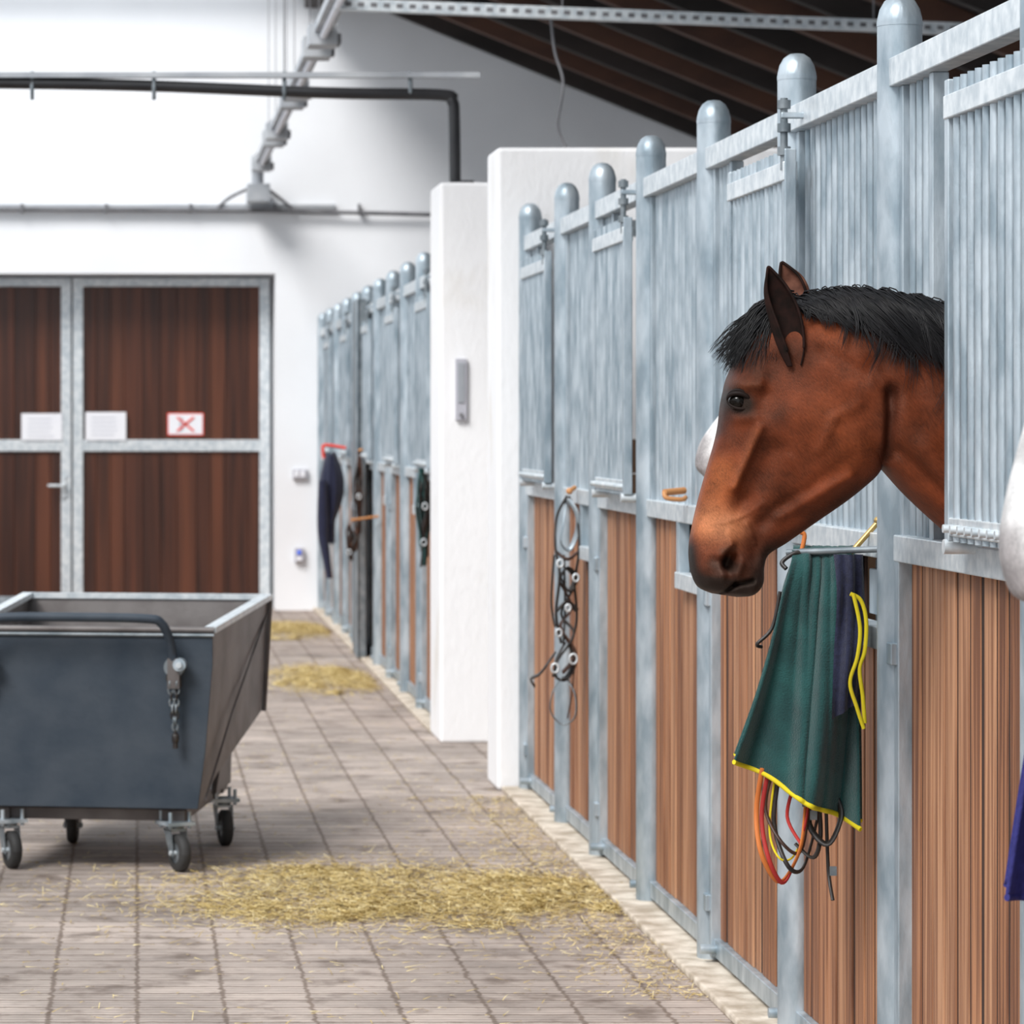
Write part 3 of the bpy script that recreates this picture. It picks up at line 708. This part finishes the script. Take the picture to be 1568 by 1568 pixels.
# ---------------------------------------------------------------- blankets
def rug(name,D,Lp,Rp,m,trim,folds,dz=0,dx=0,extra=True):
    k=D/5400.
    def C(x,y,yy=0): return Vector(((x-210)*k+dx,D+yy,1.5-(y-650)*k+dz))
    e=empty(name); Lc=cr([(x,y,0) for x,y in Lp],8); Rc=cr([(x,y,0) for x,y in Rp],8); n=len(Lc); b=MB(); rows=[]
    NS=70
    for i in range(n):
        t=i/(n-1); row=[]
        for j in range(NS+1):
            s=j/NS; sw=s+.06*math.sin(5*s+2*t)
            p=Lc[i].lerp(Rc[i],s)
            amp=.008+.036*t
            y=-amp*(math.sin(folds*sw*2*math.pi+.8+1.6*t)+.45*math.sin(folds*2.3*sw*2*math.pi+2-t)*(1-.4*t))-.03*math.sin(math.pi*s)
            y-=.016*math.exp(-((s-.22-.3*t)/.045)**2)+.020*math.exp(-((s-.62-.12*t)/.04)**2)-.018*math.exp(-((s-.45-.1*t)/.03)**2)
            y-= .03*math.sin(math.pi*min(1,t*6)/2)
            wav=6*t*math.sin(folds*s*2*math.pi+1.5)
            row.append(C(p.x+3*t*math.sin(9*s),p.y+wav*.6,y))
        rows.append(row)
    b.grid(rows,m); b.build('cloth',e,solid=.007,sub=1)
    b=MB(); b.grid([[p+Vector((.012,.05,.012)) for p in r] for r in rows],m); b.build('cloth_back',e,solid=.007)
    b=MB(); b.tube([p+Vector((0,-.003,0)) for p in rows[-1]],.0055,trim,8,flat=.8)
    b.tube([p+Vector((.012,.05,.012)) for p in rows[-1]],.0045,trim,8)
    if extra:
        rr=[]
        for i in range(26):
            t=i/25; row=[]
            for j in range(13):
                s=j/12; x=1262+4*math.sin(5*t)+(45)*s; y=846+ (250-30*s)*t
                row.append(C(x,y,-.100-.02*math.sin(math.pi*s)-.008*math.sin(9*t+3*s)-.008*math.sin(16*s+2*t)))
            rr.append(row)
        b.grid(rr,NAVY)
        b.tube(cr([C(1284,905,-.128),C(1300,915,-.125),C(1308,945,-.125),C(1306,990,-.125),C(1298,1018,-.126),C(1303,1060,-.125),C(1306,1100,-.125)],6),.0045,trim,8,flat=.6)
        b.tube(cr([C(1288,905,-.13),C(1298,955,-.13),C(1294,1000,-.13),C(1283,1038,-.13),C(1293,1075,-.13),C(1304,1108,-.128)],6),.0042,trim,8,flat=.6)
    b.build('binding',e)
    return C,e
C,e=rug('green_stable_rug',7.62,[(1212,846),(1192,905),(1174,985),(1150,1070),(1118,1160)],[(1306,846),(1310,940),(1310,1040),(1308,1150),(1305,1265)],GREEN,YEL,1.7)
b=MB()
b.tube(cr([C(1228,842,.0),C(1232,820,.0),C(1226,815,0)],5),.005,ORS,8)
b.tube([C(1212,850,-.01),C(1250,845,-.01),C(1300,848,-.01)],.012,GREEN,10)
b.tube(cr([C(1200,870,-.03),C(1195,860,-.02),C(1215,846,-.02),C(1230,848,-.02)],6),.005,LEATH,8)
b.tube(cr([C(1192,905,-.02),C(1180,960,-.02),C(1157,985,-.02),C(1165,990,-.01)],6),.004,LEATH,8)
b.cyl(C(1300,846,-.02),C(1345,795,-.02),.006,BRASS); b.sph(C(1342,797,-.02),.010,BRASS)
b.cyl(C(1205,846,0),(1.585,7.5,1.235),.007,GALVD)
b.build('hanger_bracket',e)
b=MB()
for pts,m,r in [([(1165,1175),(1158,1240),(1160,1300),(1185,1345),(1205,1340),(1222,1290),(1232,1215)],ORS,.0055),
                ([(1175,1175),(1166,1250),(1172,1310),(1195,1350),(1215,1325),(1228,1260),(1238,1210)],REDS,.005),
                ([(1190,1185),(1185,1260),(1200,1320),(1225,1330),(1245,1280),(1252,1220)],LEATH,.005),
                ([(1180,1180),(1172,1240),(1195,1290),(1225,1300),(1240,1220)],BRLEA,.004),
                ([(1240,1200),(1238,1260),(1262,1290),(1285,1250),(1280,1220)],LEATH,.007),
                ([(1262,1230),(1268,1330),(1270,1375)],LEATH,.004),([(1215,1195),(1205,1250),(1222,1290)],REDS,.004),
                ([(1185,1180),(1178,1270),(1188,1310),(1212,1310),(1232,1270)],YEL,.0025),([(1250,1215),(1256,1280),(1240,1310),(1215,1290)],LEATH,.005)]:
    b.tube(cr([C(x,y,-.02+.02*math.sin(i*2.1)) for i,(x,y) in enumerate(pts)],7),r,m,8,flat=.5)
for x,y in ((1240,1245),(1270,1330),(1228,1225)): b.box(C(x-5,y+7,-.045),C(x+5,y-7,-.038),GALVD)
b.build('girth_straps',e)
rug('navy_stable_rug',5.25,[(1390,870),(1375,950),(1365,1020),(1350,1120),(1333,1240)],[(1540,868),(1545,960),(1548,1040),(1550,1150),(1545,1300)],NAVY2,NAVY2,1.5,dx=.19,dz=-.12,extra=False)
b=MB(); b.cyl((1.33,5.28,1.17),(1.6,5.2,1.19),.009,GALVD); b.box((1.56,5.17,1.15),(1.575,5.23,1.23),GALVD); b.build('blanket_bracket')

# ---------------------------------------------------------------- halters
def halter(name,D,loops,rings,peg=None,X0=1.57):
    k=D/5400.
    def C(x,y,yy=0): return Vector(((x-210)*k,D+yy,1.5-(y-650)*k))
    b=MB()
    for i,(pts,m,r) in enumerate(loops):
        b.tube(cr([C(x,y,.02*math.sin(j*1.7+i)) for j,(x,y) in enumerate(pts)],6),r,m,8,flat=.35,up=(0,1,0))
    for x,y,rr in rings: b.tube([C(x+rr*math.cos(a*.6283),y+rr*1.3*math.sin(a*.6283),-.035) for a in range(11)],.0042,GALVL,6)
    if peg:
        b.cyl(C(*peg),(X0,D+.05,1.5-(peg[1]-5-650)*k),.008,ORWOOD); b.sph(C(*peg),.012,ORWOOD)
    b.build(name)
def bundle(cx,top,bot,w,n,mats,seed,r=.007):
    rnd=random.Random(seed); L=[]
    for i in range(n):
        a=top+rnd.uniform(0,.35)*(bot-top); e_=a+(bot-a)*rnd.uniform(.5,1); x=cx+rnd.uniform(-.3,.3)*w; ww=w*rnd.uniform(.2,.5)
        L.append(([(x,a),(x-ww,a+(e_-a)*.35),(x-ww*rnd.uniform(-.3,1),a+(e_-a)*.75),(x+rnd.uniform(-3,3),e_),(x+ww*rnd.uniform(-.2,1),a+(e_-a)*.7),(x+ww,a+(e_-a)*.3),(x,a)],mats[i%len(mats)],r))
    return L
# near leather bridle: headpiece loop, crossed cheek straps, ringed bit
hl=[([(868,760),(854,790),(850,835),(856,880),(852,940),(860,985)],LEATH,.014),([(872,760),(884,795),(886,840),(880,890),(884,950),(872,990)],LEATH,.014),
    ([(868,765),(862,800),(858,830),(872,842),(884,815),(882,785),(870,765)],GALV,.010),
    ([(852,845),(868,856),(884,846)],BRLEA,.016),([(856,880),(870,905),(882,885),(868,870),(856,885)],LEATH,.013),
    ([(852,935),(868,922),(884,935)],LEATH,.015),([(856,890),(876,930),(858,960),(880,1000),(862,1030)],BRLEA,.013),
    ([(880,900),(860,940),(878,970),(854,1010),(848,1035)],LEATH,.013),
    ([(866,985),(852,1010),(850,1035),(866,1040),(880,1015),(872,985)],LEATH,.013),
    ([(850,1000),(838,1015),(826,1032),(814,1040),(818,1050)],LEATH,.012),
    ([(862,1035),(846,1058),(844,1090),(862,1110),(880,1096),(880,1062),(868,1038)],GALVD,.008),
    ([(880,1000),(876,1060),(870,1100)],BRLEA,.008),([(848,850),(845,920),(850,960)],LEATH,.012),([(864,850),(866,930),(862,985)],LEATH,.012)]
halter('leather_bridle',12.6,hl,[(856,862,4.5),(880,884,4.5),(854,968,4.5),(876,1008,6),(848,1022,5.5),(868,930,4)],(872,752))
halter('leather_bridle',17.9,bundle(649,712,870,17,10,[LEATH,LEATH,GREEN],8,.013),[(650,775,4),(648,830,4)],(652,706),1.48)
halter('leather_bridle',22.3,bundle(549,690,850,12,8,[LEATH,BRLEA],9,.013),[(549,760,3)],(551,690),1.46)
halter('leather_bridle',21.6,bundle(536,800,862,14,6,[LEATH,BRLEA],19,.012),[(534,845,3)],(541,796),1.48)
# navy jacket hanging on a far stall front
b=MB()
rows=[]; JY=24.0
for i in range(26):
    t=i/25; z=1.30-.60*t; w_=(.035+.052*math.sin(math.pi*min(1,t*1.35)))
    cx=1.315+.006*math.sin(5*t)
    rows.append([Vector((cx+w_*math.cos(2*math.pi*q/24)*(1+.10*math.sin(5*q)),JY+.13*math.sin(2*math.pi*q/24)*(1+.15*math.sin(3*q+2*t)),z-.02*math.cos(q))) for q in range(24)])
b.grid(rows,NAVY,closed=True)
rows=[]
for i in range(16):
    t=i/15; rows.append([Vector((1.255+.10*max(0,t-.55)+(.030+.010*math.sin(4*t))*math.cos(2*math.pi*q/12),JY-.15+.035*math.sin(2*math.pi*q/12),1.12-.66*t)) for q in range(12)])
b.grid(rows,NAVY,closed=True)
b.tube(cr([(1.27,JY,1.27),(1.265,JY,1.33),(1.28,JY,1.36),(1.42,JY,1.34)],5),.012,RED,8); b.build('navy_stable_jacket',sub=1)
b=MB()
b.cyl((1.51,10.1,1.305),(1.575,10.15,1.31),.010,ORWOOD); b.tube(cr([(1.51,10.1,1.305),(1.515,10.09,1.29),(1.56,10.1,1.285),(1.575,10.13,1.29)],5),.007,ORWOOD,8); b.build('halter_peg')

# ---------------------------------------------------------------- light
w=bpy.data.worlds.new('World'); scene.world=w; w.use_nodes=True
bg=w.node_tree.nodes['Background']; bg.inputs[0].default_value=(.88,.94,1,1); bg.inputs[1].default_value=1.35
sl=bpy.data.lights.new('overcast_sun','SUN'); sl.energy=3.6; sl.angle=math.radians(24); sl.color=(1,.975,.95)
so=bpy.data.objects.new('overcast_sun',sl); scene.collection.objects.link(so)
so.rotation_euler=Vector((.5,.62,-.78)).to_track_quat('-Z','Y').to_euler()
# ---------------------------------------------------------------- camera
cd=bpy.data.cameras.new('camera'); cam=bpy.data.objects.new('camera',cd); scene.collection.objects.link(cam); scene.camera=cam
cam.location=(0,0,1.5); cam.rotation_euler=(math.pi/2,0,0)
cd.sensor_width=36; cd.lens=36*5400/1568; cd.shift_x=574/1568; cd.shift_y=-134/1568
cd.clip_start=.1; cd.clip_end=200
cd.dof.use_dof=True; cd.dof.focus_distance=6.9; cd.dof.aperture_fstop=10
scene.view_settings.view_transform='Standard'
